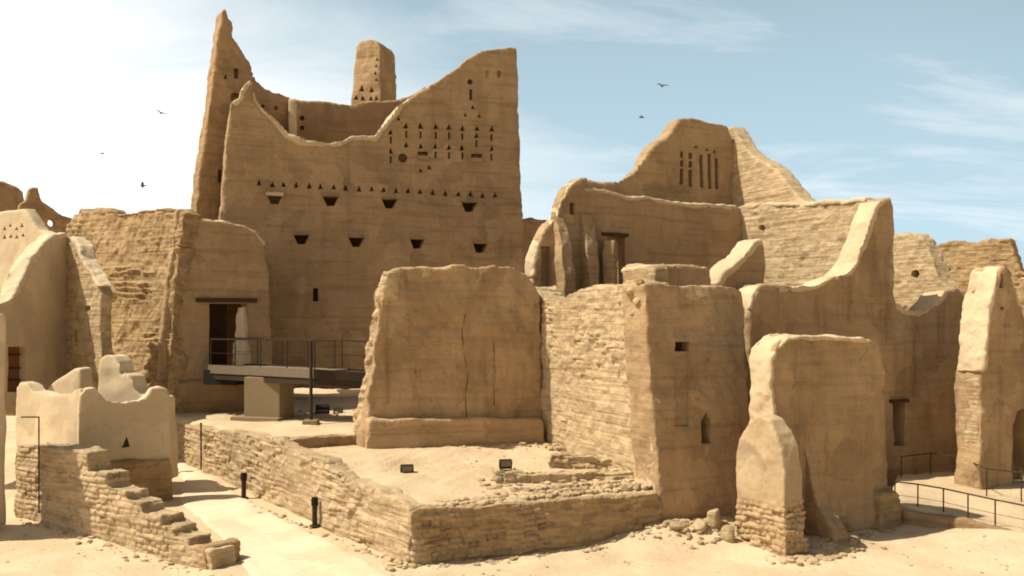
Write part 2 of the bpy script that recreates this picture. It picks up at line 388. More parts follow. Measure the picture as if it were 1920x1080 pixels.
# ------------------------------------------------------------------ ground
def gz(x, y):
    x, y = np.asarray(x, float), np.asarray(y, float)
    z = 0.045 * np.clip(y - 23, 0, 16) * np.clip((-1.5 - x) / 1.5, 0, 1)
    def hill(u, d, r, h, sx=1.0):
        c = XY(u, d); return h * np.exp(-(((x - c[0]) / (r * sx)) ** 2 + ((y - c[1]) / r) ** 2))
    z = z + hill(1255, 25.3, 0.9, 0.42, 1.5) + hill(1190, 24.6, 0.6, 0.16, 1.6) + hill(1350, 26.3, 0.9, 0.35, 1.2)
    z = z + hill(1540, 24.6, 0.8, 0.22, 1.5) + hill(1890, 24.8, 1.2, 0.22, 1.6)
    q = np.stack([x.ravel(), y.ravel(), 0 * x.ravel()], 1)
    return z + (0.05 * fbm(q * 0.35, 2) + 0.03 * fbm(q * 1.4, 3)).reshape(z.shape)
def axis(lo, hi, step, far):
    a = list(np.arange(lo, hi + 1e-6, step)); k = step
    while a[-1] < far: k *= 1.35; a.append(a[-1] + k)
    k = step
    while a[0] > -far: k *= 1.35; a.insert(0, a[0] - k)
    return np.array(a)
gx, gy = axis(-22, 22, 0.16, 1400), axis(19, 46, 0.16, 1400)
X, Y = np.meshgrid(gx, gy, indexing='ij'); Z = gz(X, Y)
far = np.clip((np.hypot(X, Y - 30) - 40) / 60, 0, 1); Z = Z * (1 - far) - 0.6 * far
def sheet(name, X, Y, Z, mat):
    nx, ny = X.shape
    me = bpy.data.meshes.new(name)
    idx = np.arange(nx * ny).reshape(nx, ny)
    fc = np.stack([idx[:-1, :-1], idx[1:, :-1], idx[1:, 1:], idx[:-1, 1:]], -1).reshape(-1, 4)
    me.from_pydata(np.stack([X.ravel(), Y.ravel(), Z.ravel()], 1).tolist(), [], fc.tolist())
    me.shade_smooth(); return link(name, me, mat)
tag(sheet('ground', X, Y, Z, SAND), kind='structure')
def ribbon(name, left, right, n, m, mat, lift):
    """a strip laid on the ground between two plan polylines"""
    def samp(pts, t):
        pts = np.array(pts); s = np.linspace(0, 1, len(pts)); return np.stack([np.interp(t, s, pts[:, 0]), np.interp(t, s, pts[:, 1])], 1)
    t = np.linspace(0, 1, n); a, b = samp(left, t), samp(right, t); w = np.linspace(0, 1, m)
    Xr = a[:, None, 0] * (1 - w) + b[:, None, 0] * w; Yr = a[:, None, 1] * (1 - w) + b[:, None, 1] * w
    q = np.stack([Xr.ravel(), Yr.ravel(), 0 * Xr.ravel()], 1)
    e = np.abs(w - 0.5)[None, :] * 2; lift = lift * np.clip((1 - e ** 2) * 3, -0.2, 1) + 0.035 * fbm(q * 1.1 + 7, 3).reshape(Xr.shape) * (e ** 2) - 0.05 * (e > 0.99)
    return tag(sheet(name, Xr, Yr, gz(Xr, Yr) + lift, mat), kind='structure')
ribbon('path', [XY(318, 37), XY(345, 32), XY(330, 29.3), XY(430, 24), XY(500, 20), XY(500, 16)],
       [XY(332, 36), XY(400, 32.4), XY(500, 28.2), XY(640, 24.4), XY(745, 21.4), XY(790, 16)], 120, 24, PATH, 0.045)

def zat(v, d): return EYE - (v - HY) / F * d
up_t = [PZ(300, 37.5, 2.25), PZ(332, 36.2, 2.2), PZ(430, 32.2, 2.2), PZ(522, 28.9, 2.25), PZ(665, 30.6, 2.25), PZ(700, 33, 2.3), PZ(1000, 36, 2.3), PZ(1000, 50, 2.3), PZ(300, 50, 2.3)]
tag(prism('upper_terrace', up_t, -0.5, TERR, vox=0.16), kind='structure')
lo_t = [PZ(535, 28.4, 2.0), PZ(612, 26.3, 1.9), PZ(645, 25.3, 1.62), PZ(772, 22.75, 1.32), PZ(1238, 25.4, 1.34), PZ(1225, 26.6, 1.4), PZ(1040, 32.6, 1.85), PZ(680, 31.6, 1.9)]
tag(prism('lower_terrace', lo_t, -0.5, TERR, vox=0.12, style='stone', amp=0.5), kind='structure')
walk = [PZ(1672, 27.4, 0.62), PZ(1780, 26.6, 0.42), PZ(1925, 25.2, 0.18), PZ(2100, 24, 0.05), PZ(2200, 31, 0.3), PZ(1900, 35, 0.3), PZ(1680, 33, 0.5)]
tag(prism('walkway', walk, -0.5, TERR, vox=0.14), kind='structure')

# ------------------------------------------------------------------ palace tower
tw = empty('palace_tower', PZ(700, 44.5, 2.2), 'tallest mud brick palace ruin with a spiked corner and a deep bite in its top', 'palace')
plF = Plane((415, 42), (980, 47))
cuts = []
for i in range(20):
    u = 486 + i * 23.3; cuts.append((tri(u, 343 + (u - 486) * 0.051, 10, 11), 0.5))
for u, v, s in ((515, 374, 1), (620, 377, 1), (730, 382, 1), (880, 388, 1), (565, 449, 1), (668, 454, 1), (782, 457, .9), (900, 465, .9)):
    cuts.append(([(u - 15 * s, v - 9), (u + 15 * s, v - 8), (u + 7, v + 9), (u - 7, v + 9)], 0.75))
cuts.append((rect(876, 391, 888, 404), 0.8))
cuts.append((rect(587, 540, 597, 565), 0.7))
for k, u in enumerate((733, 762, 789, 817, 842, 867, 894, 922)):
    top, bot = (246, 300) if k == 0 else (234 + k, 304 + k)
    if k == 1: bot = 280
    v = top
    while v < bot:
        if not (k in (2, 6) and 282 < v): cuts.append((tri(u, v, 10, 11.5), 0.5)); cuts.append((rect(u - 2, v - 2, u + 2, v + 11), 0.3))
        v += 12.2
for u, v in ((887, 200), (873, 214), (899, 215), (858, 227), (887, 230), (747, 222), (912, 232), (789, 318), (806, 312)): cuts.append((tri(u, v, 9, 9), 0.4))
cuts += [(rect(880, 167, 886, 188), 0.4), (disc(882, 153, 5.5), 2.0), (rect(911, 133, 916, 146), 0.12), (rect(932, 133, 938, 146), 0.12), (disc(756, 296, 9), 0.6),
         (rect(783, 284, 803, 292), 0.5), (rect(884, 288, 905, 297), 0.5)]
wall('front_wall', plF, [(405, 730), (408, 560), (413, 400), (428, 215), (434, 190), (452, 186), (458, 160), (470, 150), (478, 156), (476, 185), (492, 210), (515, 226), (538, 255), (560, 267), (620, 272),
     (643, 268), (660, 256), (705, 260), (725, 232), (752, 198), (775, 180), (830, 146), (880, 108), (903, 93), (935, 87), (968, 88), (971, 130), (976, 300), (982, 420), (990, 730)], 0.95, MUD, tw, vox=0.075, rnd=9, cuts=cuts, tbot=1.5)
rim_strip(plF, [(474, 170), (478, 187), (492, 208), (515, 225), (538, 253), (560, 266), (620, 271), (643, 267), (660, 257), (705, 260), (725, 233), (752, 199), (775, 181)], 11, 0.95, tw)
rim_strip(plF, [(437, 192), (452, 188), (459, 160), (470, 151)], 11, 0.95, tw)
plL = Plane((365, 42.9), (548, 46.0))
wall('corner_wall', plL, [(345, 730), (366, 405), (380, 290), (395, 180), (408, 80), (417, 18), (424, 16), (430, 34), (437, 40), (437, 68), (452, 88), (468, 118), (480, 150), (500, 168), (545, 182), (556, 300), (556, 730)], 0.8, MUDR, tw, vox=0.08, rnd=4,
     cuts=[(rect(438, 128, 447, 148), 1.5), (tri(422, 143, 7, 10), 0.5), (rect(409, 318, 416, 342), 0.6), (disc(494, 199, 4, 8), 2), (disc(518, 202, 4, 8), 2), (disc(441, 182, 9), 0.35), (tri(474, 128, 6, 14), 0.5), (tri(476, 140, 6, 8), 0.5)])
prism('cross_wall', [PZ(541, 44.6, 17.0), PZ(556, 44.6, 17.0), PZ(556, 50.6, 17.6), PZ(542, 50.6, 17.6)], 6, SUNRIM, tw, vox=0.09, rnd=1)  # pale colour puts the sunlit wall end into the material
wall('inner_wall', ((550, 51), (800, 54)), [(540, 400), (545, 186), (575, 189), (615, 190), (640, 196), (660, 198), (690, 190), (735, 187), (770, 180), (800, 160), (800, 400)], 1.0, MUDR, tw, vox=0.12, rnd=4,
     cuts=[(disc(566, 222, 5, 8), 0.4), (disc(566, 240, 5, 8), 0.4)])
prism('return_wall', [PZ(900, 47.6, 19.2), PZ(945, 47.9, 19.2), PZ(950, 60, 19.2), PZ(915, 60, 19.2)], -0.3, MUD, tw, vox=0.16)
for u, v in ((515, 364), (620, 366), (730, 371), (880, 378), (565, 439), (668, 444), (782, 447), (900, 455)):
    p = plF.hit(u, v, 0.1); block('lintel', p, Vector((*plF.dir, 0)) * 0.40, Vector((*plF.n, 0)) * 0.13, UP * (0.08 if u == 515 else 0.035), PALE if (u, v) == (515, 364) else MUDR, tw, 0.015)  # first lintel pale in place of bright sky through its opening
for u, v in ((793, 296), (894, 300)):
    p = plF.hit(u, v, 0.03); block('ledge', p, Vector((*plF.dir, 0)) * 0.27, Vector((*plF.n, 0)) * 0.12, UP * 0.10, MUD, tw, 0.03)

tu = wall('watchtower', Plane((655, 58), (715, 57.2), 0.06, 8), [(648, 330), (656, 195), (668, 86), (675, 76), (706, 76), (712, 86), (716, 195), (720, 330)], 2.2, MUD, None, vox=0.12, rnd=4,
     cuts=[(tri(678, 166, 10, 12), 0.6), (tri(697, 166, 10, 12), 0.6)] + [(tri(u, 183, 8, 9), 0.5) for u in (668, 681, 694, 706)] + [(tri(706, v, 6, 8), 0.4) for v in range(110, 150, 13)])
tag(tu, 'slim square mud turret rising behind the bitten top of the tall palace', 'turret')
tag(wall('mud_wall', ((970, 52), (1045, 56)), [(960, 640), (965, 412), (1000, 410), (1038, 412), (1050, 640)], 0.8, MUDR, vox=0.14, rnd=3), 'short dark wall filling the gap between tall palace and the stepped gable house', 'wall')

# ------------------------------------------------------------------ gatehouse left of the tower
gh = empty('gatehouse', PZ(400, 38, 2.2), 'mud brick gatehouse with deeply eroded left face and doorway onto the footbridge', 'gatehouse')
plA = Plane((130, 41), (298, 37), 0.075, 2.2); plB = Plane((298, 37), (512, 39.2), 0.01, 2.2)
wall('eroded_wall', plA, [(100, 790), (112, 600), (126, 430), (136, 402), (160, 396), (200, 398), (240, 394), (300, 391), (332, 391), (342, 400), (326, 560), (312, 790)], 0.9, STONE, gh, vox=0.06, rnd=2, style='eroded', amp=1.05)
wall('rim_strip', plA, [(143, 400), (152, 389), (180, 386), (210, 390), (216, 400)], 0.6, MUD, gh, vox=0.07, rnd=1, off=-0.15)
wall('front_wall', plB, [(296, 800), (302, 640), (318, 480), (331, 396), (345, 400), (358, 411), (420, 415), (458, 424), (484, 437), (497, 456), (503, 520), (509, 640), (514, 800)], 1.0, MUD, gh, vox=0.07, rnd=6,
     cuts=[(rect(392, 569, 462, 700), 1.6)])
rim_strip(plB, [(347, 402), (358, 411), (420, 416), (458, 425), (484, 438), (497, 458)], 8, 1.0, gh)
block('lintel', plB.hit(425, 563, 0.05), Vector((*plB.dir, 0)) * 1.25, Vector((*plB.n, 0)) * 0.12, UP * 0.09, WOOD, gh, 0.03)
wall('door_jamb', Plane((434, 38.6), (464, 38.4)), [(430, 700), (438, 640), (443, 575), (456, 575), (462, 700)], 0.5, PALE, gh, vox=0.05, rnd=2)
wall('base_course', plB, [(292, 800), (293, 716), (400, 712), (512, 712), (514, 800)], 0.9, MUDR, gh, vox=0.08, rnd=2, style='stone', amp=0.5, off=0.14)
prism('side_wall', [PZ(465, 39.8, 9.0), PZ(494, 40.1, 9.0), PZ(484, 44.5, 9.0), PZ(458, 44.3, 9.0)], 1.5, MUD, gh, vox=0.14)
prism('hidden_shade_slab', [PZ(345, 38.6, 8.6), PZ(470, 39.9, 8.6), PZ(470, 43.6, 8.6), PZ(350, 43.0, 8.6)], 8.3, MUD, gh, vox=0.1)  # unseen slab added to shade the doorway interior
wall('rear_wall', ((330, 43.2), (510, 44.2)), [(330, 760), (345, 432), (500, 455), (510, 760)], 0.6, MUDR, gh, vox=0.14, rnd=2)

# ------------------------------------------------------------------ footbridge
br = empty('footbridge', PZ(500, 35, 2.2), 'dark metal footbridge with railing running from the gatehouse doorway', 'footbridge')
n0, n1, n2 = PZ(392, 36.9, 4.2), PZ(590, 33.6, 4.2), PZ(760, 33.4, 3.98)
def deckbox(name, a, b, wdt, zt, zb, mat):
    dv = (b - a); dv.z = 0; bk = Vector((-dv.y, dv.x, 0)).normalized() * wdt
    top = [a + UP * zt, b + UP * zt, b + bk + UP * zt, a + bk + UP * zt]; bot = [p + UP * (zb - zt) for p in top]
    return link(name, bm_mesh(solid(top, bot), name), mat, br)
deckbox('deck', n0, n1, 1.9, 0, -0.07, GREYM); deckbox('deck', n1 + Vector((0.02, 0, 0)), n2, 1.9, 0, -0.07, METAL)
for a, b in ((n0, n1), (n1, n2)):
    dv = b - a; f = Vector((dv.y, -dv.x, 0)).normalized() * 0.06
    deckbox('fascia', a + f, b + f, 0.058, 0.08, -0.26, GREYM if a is n0 else METAL); deckbox('edge_beam', a + f * 0.4, b + f * 0.4, 0.058, -0.262, -0.5, METAL)  # dark lower beam stands in for underside shadow; shaded right span coloured darker
    deckbox('edge_beam', a - f * 30, b - f * 30, 0.058, 0.05, -0.36, METAL)
block('end_plate', n0.lerp(n1, 0.12) + Vector((0, 0.5, -0.42)), Vector((0.75, -0.3, 0)), Vector((0.1, 0.4, 0)), UP * 0.3, BLACK, br, 0.02)
def rail(a, b, cnt, h, off, dark=METAL):
    for i in range(cnt):
        p = a.lerp(b, i / (cnt - 1)) + off
        bars('railing_post', [(p - UP * 0.2, p + UP * h, 0.024)], dark, br)
    bars('handrail', [(a + off + UP * h, b + off + UP * h, 0.026)], dark, br)
    bars('railing_wire', [(a + off + UP * h * k, b + off + UP * h * k, 0.008) for k in (0.5,)], dark, br, 6)
bkv = Vector((0.4, 1.75, 0))
rail(n0.lerp(n1, 0.02), n1, 5, 1.12, Vector((0, 0, 0)))
rail(n0.lerp(n1, 0.02), n1, 5, 1.12, bkv)
rail(n1 + Vector((.3, 0, 0)), n2, 4, 1.12, bkv * 0.98)
p = n1 + Vector((-0.1, -0.16, 0))
bars('support_post', [(Vector((p.x, p.y, 2.15)), Vector((p.x, p.y, 5.3)), 0.062)], METAL, br, 12)
block('post_foot', Vector((p.x, p.y, 2.32)), (0.27, 0, 0), (0, 0.27, 0), UP * 0.1, CONC, br, 0.03)
pc = PZ(505, 35.6, 3.05)
block('pier', pc, (0.74, -0.19, 0), (0.16, 0.5, 0), UP * 0.83, CONC, br, 0.03)
block('pier_base', Vector((pc.x - 0.25, pc.y - 0.1, 2.26)), (1.0, -0.26, 0), (0.16, 0.6, 0), UP * 0.09, CONC, br, 0.03)

# ------------------------------------------------------------------ left house and its neighbours
lh = empty('mud_house', PZ(100, 35, 1), 'roofless mud house with a smooth triangular gable and small brown door at left edge', 'house')
plG = Plane((0, 33), (125, 37))
wall('gable_wall', plG, [(-90, 780), (-90, 600), (-5, 575), (22, 562), (34, 545), (48, 515), (66, 484), (84, 460), (104, 443), (130, 440), (140, 780)], 0.55, PALE, lh, vox=0.07, rnd=6, style='smooth', cuts=[(rect(14, 650, 49, 735), 0.4)])
rim_strip(plG, [(-40, 590), (-5, 576), (22, 563), (34, 546), (48, 516), (66, 485), (84, 461), (104, 444), (126, 441)], 11, 0.55, lh, PALE)
d_ = link('door', bm_mesh(solid([plG.hit(u, v, -0.28) for u, v in rect(13, 649, 50, 740)], [plG.back(plG.hit(u, v, -0.28), 0.06) for u, v in rect(13, 649, 50, 740)]), 'door'), DOORW, lh)
bars('door_rail', [(plG.hit(15, v, -0.25), plG.hit(48, v, -0.25), 0.045) for v in (665, 690, 712)], WOOD, lh, 4)
wall('side_wall', ((122, 37), (190, 34.6)), [(120, 780), (120, 445), (130, 443), (144, 462), (152, 484), (168, 508), (183, 536), (188, 552), (186, 620), (192, 700), (194, 780)], 0.5, PALEH if False else STONEL, lh, vox=0.06, rnd=5, style='rubble', amp=0.6,
     cuts=[(disc(163, 578, 6), 0.3), (rect(138, 618, 143, 640), 0.2)])
rim_strip(((122, 37), (190, 34.6)), [(131, 444), (145, 463), (153, 485), (169, 509), (184, 538)], 9, 0.5, lh, PALE, vox=0.05)
wall('stair_parapet', ((78, 33.2), (152, 32.2)), [(74, 790), (80, 735), (92, 720), (140, 690), (150, 690), (154, 790)], 0.5, PALE, lh, vox=0.07, rnd=3, style='smooth')
tag(wall('mud_wall', ((-10, 43), (140, 40.5)), [(-60, 640), (-60, 398), (0, 396), (46, 390), (58, 406), (72, 430), (92, 438), (140, 446), (146, 640)], 0.6, PALE, vox=0.08, rnd=5, style='smooth',
     cuts=[(tri(u, v, 7, 8), 0.5) for u, v in ((8, 428), (19, 422), (30, 428), (41, 422), (8, 444), (19, 442), (30, 444), (42, 440))]), 'pale sunlit wall with rows of small triangular vents behind the triangular gable', 'wall')
tag(wall('ruined_wall', ((30, 55), (140, 57)), [(20, 600), (36, 382), (48, 376), (55, 356), (62, 350), (72, 352), (76, 374), (95, 388), (116, 402), (140, 410), (150, 600)], 0.7, MUDR, vox=0.1, rnd=3,
     cuts=[(disc(96, 418, 7), 1.5)]), 'far ruined wall with a pointed stub and one round hole at upper left', 'wall')
tag(wall('mud_block', ((-60, 60), (38, 61)), [(-80, 600), (-80, 336), (0, 338), (22, 346), (34, 352), (40, 600)], 2.0, MUDR, vox=0.14, rnd=3), 'distant flat topped mud block at the far left edge', 'ruin')
tag(wall('wall_corner', ((-60, 25.0), (13, 25.9)), [(-110, 985), (-110, 580), (0, 586), (12, 592), (14, 985)], 0.7, PALE, vox=0.08, rnd=3, style='smooth'), 'plain pale wall end cut off by the left edge of the view', 'wall')

# pale crenellated enclosure
cr = empty('walled_enclosure', PZ(235, 29, 0.4), 'pale plastered enclosure with rounded horned corners above a dark stone base', 'enclosure')
plC = Plane((150, 28), (322, 29.4))
wall('front_wall', plC, [(146, 985), (148, 780), (150, 742), (158, 730), (176, 727), (188, 740), (200, 752), (232, 756), (262, 752), (276, 742), (284, 728), (300, 724), (314, 730), (319, 745), (321, 860), (326, 990)], 0.5, PALEH, cr, vox=0.055, rnd=5, style='smooth',
     cuts=[(tri(237, 829, 15, 20), 0.45)])
wall('side_wall', ((28, 30.6), (152, 28)), [(26, 1000), (30, 728), (36, 716), (48, 720), (60, 736), (110, 742), (128, 738), (138, 730), (150, 728), (155, 1000)], 0.5, PALEH, cr, vox=0.055, rnd=5, style='smooth')
wall('base_course', plC, [(196, 990), (205, 866), (260, 861), (321, 860), (327, 990)], 0.5, STONE, cr, vox=0.06, rnd=2, style='stone', off=0.1, amp=0.6)
wall('corner_horn', ((178, 30.9), (280, 30.2)), [(172, 900), (180, 700), (184, 675), (196, 664), (210, 666), (220, 680), (222, 706), (232, 699), (244, 706), (250, 728), (262, 740), (300, 745), (305, 900)], 0.8, PALE, cr, vox=0.06, rnd=5, style='smooth')

# stepped stone wall
plS = Plane((40, 27), (450, 21.6))
sw = empty('stepped_wall', plS.hit(240, 1020), 'coursed stone wall stepping down beside the path in front of the horned enclosure', 'wall')
wall('wall', plS, [(26, 1000), (30, 834), (90, 838), (140, 846), (160, 850), (163, 885), (198, 889), (201, 916), (236, 921), (239, 940), (262, 944), (266, 962), (300, 968), (303, 988), (322, 991), (326, 1006), (350, 1010), (354, 1026), (396, 1034), (398, 1090), (394, 1130), (200, 1075)], 0.72, STONEL, sw, vox=0.036, rnd=2, style='stone', amp=0.8)
wall('end_pier', plS, [(360, 1110), (362, 1026), (372, 1024), (384, 1028), (388, 1110)], 1.12, MUDR, sw, vox=0.036, rnd=2, style='stone', amp=0.5, off=0.04)
hr = empty('handrail_frame', plS.hit(60, 975, 0.3), 'thin dark metal handrail standing against the stepped stone wall', 'handrail')
a, b = plS.hit(73, 782, 0.25), plS.hit(73, 962, 0.25); c = plS.hit(40, 782, 0.25)
bars('railing_post', [(a, b, 0.02)], WOOD, hr); bars('handrail', [(c, a, 0.02)], WOOD, hr)

# ------------------------------------------------------------------ retaining walls round the terraces
tag(wall('retaining_wall', ((330, 36), (770, 22.5)), [(318, 900), (322, 795), (360, 797), (430, 808), (510, 822), (522, 834), (545, 843), (608, 862), (622, 878), (640, 893), (690, 912), (748, 934), (768, 948), (778, 1075), (700, 1050), (590, 1002), (457, 945)], 0.55, STONEL, vox=0.05, rnd=2, style='stone', amp=0.8),
    'long sunlit stone retaining wall running along the path with bollards', 'wall')
tag(wall('terrace_step', ((540, 28.75), (668, 30.5)), [(538, 880), (540, 826), (560, 822), (664, 817), (672, 880)], 0.6, MUDR, vox=0.06, rnd=2, style='stone', amp=0.4), 'low shaded step between the bridge terrace and the panelled wall terrace', 'wall')
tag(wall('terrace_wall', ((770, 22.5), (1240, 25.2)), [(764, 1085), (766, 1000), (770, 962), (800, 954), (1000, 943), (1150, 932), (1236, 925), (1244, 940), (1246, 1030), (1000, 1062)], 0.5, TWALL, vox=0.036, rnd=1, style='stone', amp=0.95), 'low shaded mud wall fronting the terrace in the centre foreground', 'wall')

def course(u0, d0, u1, d1, z0, z1, label):
    a, b = PZ(u0, d0, z0), PZ(u1, d1, z1); pl = Plane((u0, d0), (u1, d1)); pts = []
    for k in range(9):
        p = a.lerp(b, k / 8) + UP * RS.uniform(-0.05, 0.05); pts.append((CX + p.x / p.y * F, HY - (p.z - EYE) / p.y * F))
    bot = [(CX + p.x / p.y * F, HY - (p.z - 0.5 - EYE) / p.y * F) for p in (b, a)]
    tag(wall('stone_course', pl, pts + bot, 0.45, STONEL, vox=0.04, rnd=1, style='stone', amp=1.0), label, 'wall', 'low stone courses on the terrace')
course(930, 25.6, 1222, 26.6, 1.72, 1.66, 'front low broken stone course stepping across the terrace before the rubble face')
course(1030, 27.7, 1190, 27.6, 1.98, 1.88, 'rear low broken stone course stepping across the terrace before the rubble face')

# ------------------------------------------------------------------ central panelled wall
cw = empty('panelled_wall', PZ(850, 31, 1.7), 'broad freestanding wall with vertical cracks, ragged edge and a raised plinth', 'wall')
plW = Plane((700, 30), (1020, 31.9))
def crack(pts, w=2.0): return [(u - w, v) for u, v in pts] + [(u + w, v) for u, v in pts[::-1]]
wall('wall', plW, [(660, 870), (676, 840), (686, 790), (700, 690), (704, 640), (712, 590), (710, 560), (722, 528), (728, 510), (750, 503), (800, 500), (825, 502), (860, 498), (900, 506), (930, 501), (958, 504), (985, 514), (1004, 540), (1015, 562), (1020, 870)], 1.25, MUDW, cw, vox=0.055, rnd=2, amp=1.3,
     cuts=[(crack([(872, 588), (866, 625), (870, 660), (877, 702), (872, 745), (875, 784)], 1.3), 0.035), (crack([(779, 690), (776, 740), (778, 784)], 1.0), 0.03), (crack([(836, 604), (829, 640), (824, 690), (830, 735), (827, 782)], 1.2), 0.035), (crack([(925, 640), (928, 700), (925, 760)], 1.0), 0.03)])
wall('ragged_edge', ((676, 30.9), (722, 29.9)), [(656, 870), (664, 800), (680, 700), (690, 620), (706, 545), (720, 512), (728, 510), (726, 530), (714, 600), (706, 690), (698, 790), (694, 870)], 0.5, STONEL, cw, vox=0.05, rnd=1, style='rubble', amp=1.2)
wall('plinth', plW, [(684, 870), (690, 790), (700, 785), (1014, 785), (1020, 792), (1024, 870)], 0.8, MUD, cw, vox=0.06, rnd=3, off=0.42, amp=0.7)

# ------------------------------------------------------------------ corner ruin: rubble face and smooth face
cn = empty('corner_ruin', PZ(1215, 26.5, 0.3), 'corner ruin with a bright rubble face and a brown smooth face with an arrow slit', 'ruin')
wall('rubble_wall', ((1000, 32.6), (1216, 25.8)), [(985, 900), (990, 535), (1004, 540), (1018, 560), (1036, 570), (1060, 560), (1085, 545), (1120, 534), (1160, 530), (1185, 524), (1207, 530), (1214, 700), (1226, 860), (1236, 1000), (1150, 960)], 0.9, STONEL, cn, vox=0.055, rnd=2, style='rubble', amp=0.7,
     cuts=[(disc(1190, 610, 9), 0.3)])
plH = Plane((1237, 25.2), (1408, 26.8), 0.10, 0)
wall('smooth_wall', plH, [(1244, 1015), (1226, 800), (1215, 640), (1210, 560), (1208, 534), (1225, 529), (1260, 534), (1300, 536), (1375, 537), (1392, 543), (1398, 570), (1404, 760), (1412, 1010)], 1.1, MUD, cn, vox=0.055, rnd=2,
     cuts=[(rect(1266, 641, 1294, 659), 0.6), (rect(1264, 668, 1291, 800), 0.07), ([(1313, 832), (1313, 790), (1323, 773), (1333, 790), (1333, 832)], 0.7)])
for i, (u, v, s) in enumerate(((1186, 545, 0.2), (1196, 565, 0.16), (1188, 590, 0.17), (1200, 530, 0.15), (1175, 560, 0.13))):
    bm = bmesh.new(); rock_bm(bm, Plane((1000, 32.6), (1216, 25.8)).hit(u, v, 0.05), s, s, s * 0.8, i + 3)
    link('loose_stone', bm_mesh(bm, 'loose_stone'), STONEL, cn)
bx = empty('roof_block', PZ(1250, 30, 5), 'low rectangular block with sunlit top behind the corner ruin', 'block')
wall('front_wall', ((1226, 29.4), (1336, 31)), [(1224, 600), (1226, 503), (1232, 497), (1328, 500), (1334, 506), (1336, 600)], 1.6, MUD, bx, vox=0.06, rnd=3)
rim_strip(((1226, 29.4), (1336, 31)), [(1229, 501), (1280, 499), (1330, 503)], 9, 1.6, bx)
wall('side_wall', ((1166, 31.2), (1228, 29.3)), [(1164, 600), (1168, 500), (1176, 495), (1222, 496), (1228, 503), (1229, 600)], 0.6, STONEL, bx, vox=0.06, rnd=3)

# ------------------------------------------------------------------ stepped gable house
ch = empty('gable_house', PZ(1350, 36, 0), 'large roofless mud house with tall stepped gable and an open courtyard', 'house')
plI = Plane((1090, 36.5), (1386, 40))
wall('court_wall', plI, [(1085, 700), (1090, 372), (1096, 352), (1115, 354), (1160, 364), (1250, 377), (1330, 385), (1392, 388), (1400, 700)], 0.75, MUD, ch, vox=0.085, rnd=6, cuts=[(rect(1138, 444, 1172, 560), 1.4)])
rim_strip(plI, [(1096, 354), (1130, 358), (1160, 365), (1250, 378), (1330, 386), (1384, 389)], 11, 0.75, ch)
block('lintel', plI.hit(1152, 440, 0.04), Vector((*plI.dir, 0)) * 0.62, Vector((*plI.n, 0)) * 0.12, UP * 0.07, WOOD, ch, 0.02)
wall('door_jamb', ((1131, 36.6), (1156, 36.4)), [(1128, 700), (1131, 449), (1153, 449), (1150, 700)], 0.5, MUD, ch, vox=0.06, rnd=2)
plJ = Plane((1085, 38.6), (1376, 42.2))
wall('gable_wall', plJ, [(1075, 640), (1082, 352), (1096, 335), (1130, 341), (1160, 341), (1184, 330), (1202, 312), (1214, 290), (1226, 272), (1248, 257), (1264, 238), (1272, 223), (1300, 222), (1340, 230), (1364, 236), (1374, 262), (1390, 400), (1396, 640)], 0.8, MUD, ch, vox=0.085, rnd=5,
     cuts=[(rect(u - 3.5, a, u + 3.5, b), 0.4) for u, a, b in ((1279, 284, 296), (1279, 300, 312), (1279, 316, 346), (1296, 286, 298), (1296, 302, 314), (1296, 318, 350), (1316, 290, 352), (1331, 288, 354), (1345, 296, 354))] + [(tri(1306, 275, 7, 7), 0.4), (tri(1326, 279, 7, 7), 0.4), (tri(1341, 283, 7, 7), 0.4)])
wall('gable_return', ((1370, 42.4), (1512, 37.6)), [(1362, 640), (1362, 245), (1370, 236), (1382, 252), (1394, 274), (1412, 292), (1438, 306), (1456, 318), (1478, 348), (1500, 372), (1520, 386), (1530, 640)], 0.8, STONEL, ch, vox=0.085, rnd=4, style='rubble', amp=0.3)
wall('sunlit_wall', ((1384, 40.2), (1650, 34.0)), [(1380, 700), (1383, 388), (1400, 383), (1480, 382), (1550, 378), (1625, 374), (1655, 380), (1660, 700)], 0.7, STONEL, ch, vox=0.075, rnd=4, style='rubble', amp=0.6, cuts=[(disc(1429, 427, 6), 0.3)])
rim_strip(((1384, 40.2), (1650, 34.0)), [(1390, 386), (1480, 383), (1550, 379), (1624, 375)], 10, 0.7, ch)
plK = Plane((1400, 30.4), (1840, 36.2))
wall('front_wall', plK, [(1405, 990), (1404, 592), (1410, 575), (1417, 542), (1428, 534), (1470, 538), (1528, 540), (1548, 528), (1592, 512), (1606, 496), (1626, 446), (1642, 398), (1650, 376), (1668, 370), (1673, 380), (1674, 540), (1682, 568), (1696, 582), (1718, 588), (1744, 583), (1758, 570), (1774, 547), (1795, 541), (1822, 566), (1842, 960)], 0.9, MUDW, ch, vox=0.07, rnd=7,
     cuts=[(rect(1676, 756, 1698, 836), 0.8)])
rim_strip(plK, [(1409, 580), (1414, 552), (1424, 537), (1470, 539), (1526, 541), (1548, 530), (1592, 514), (1607, 496), (1627, 446), (1643, 398), (1653, 376)], 11, 0.9, ch, off=0.03)
rim_strip(plK, [(1683, 570), (1696, 582), (1718, 588), (1744, 583), (1758, 570), (1775, 548)], 13, 0.9, ch)
block('lintel', plK.hit(1686, 752, 0.03), Vector((*plK.dir, 0)) * 0.45, Vector((*plK.n, 0)) * 0.10, UP * 0.06, WOOD, ch, 0.02)
wall('stub_wall', ((1340, 31.2), (1432, 33)), [(1325, 660), (1345, 536), (1362, 512), (1384, 492), (1406, 476), (1416, 456), (1428, 450), (1434, 464), (1432, 660)], 0.75, MUD, ch, vox=0.065, rnd=5)
rim_strip(((1340, 31.2), (1432, 33)), [(1346, 537), (1362, 513), (1384, 493), (1406, 477), (1417, 457), (1428, 451)], 13, 0.75, ch)
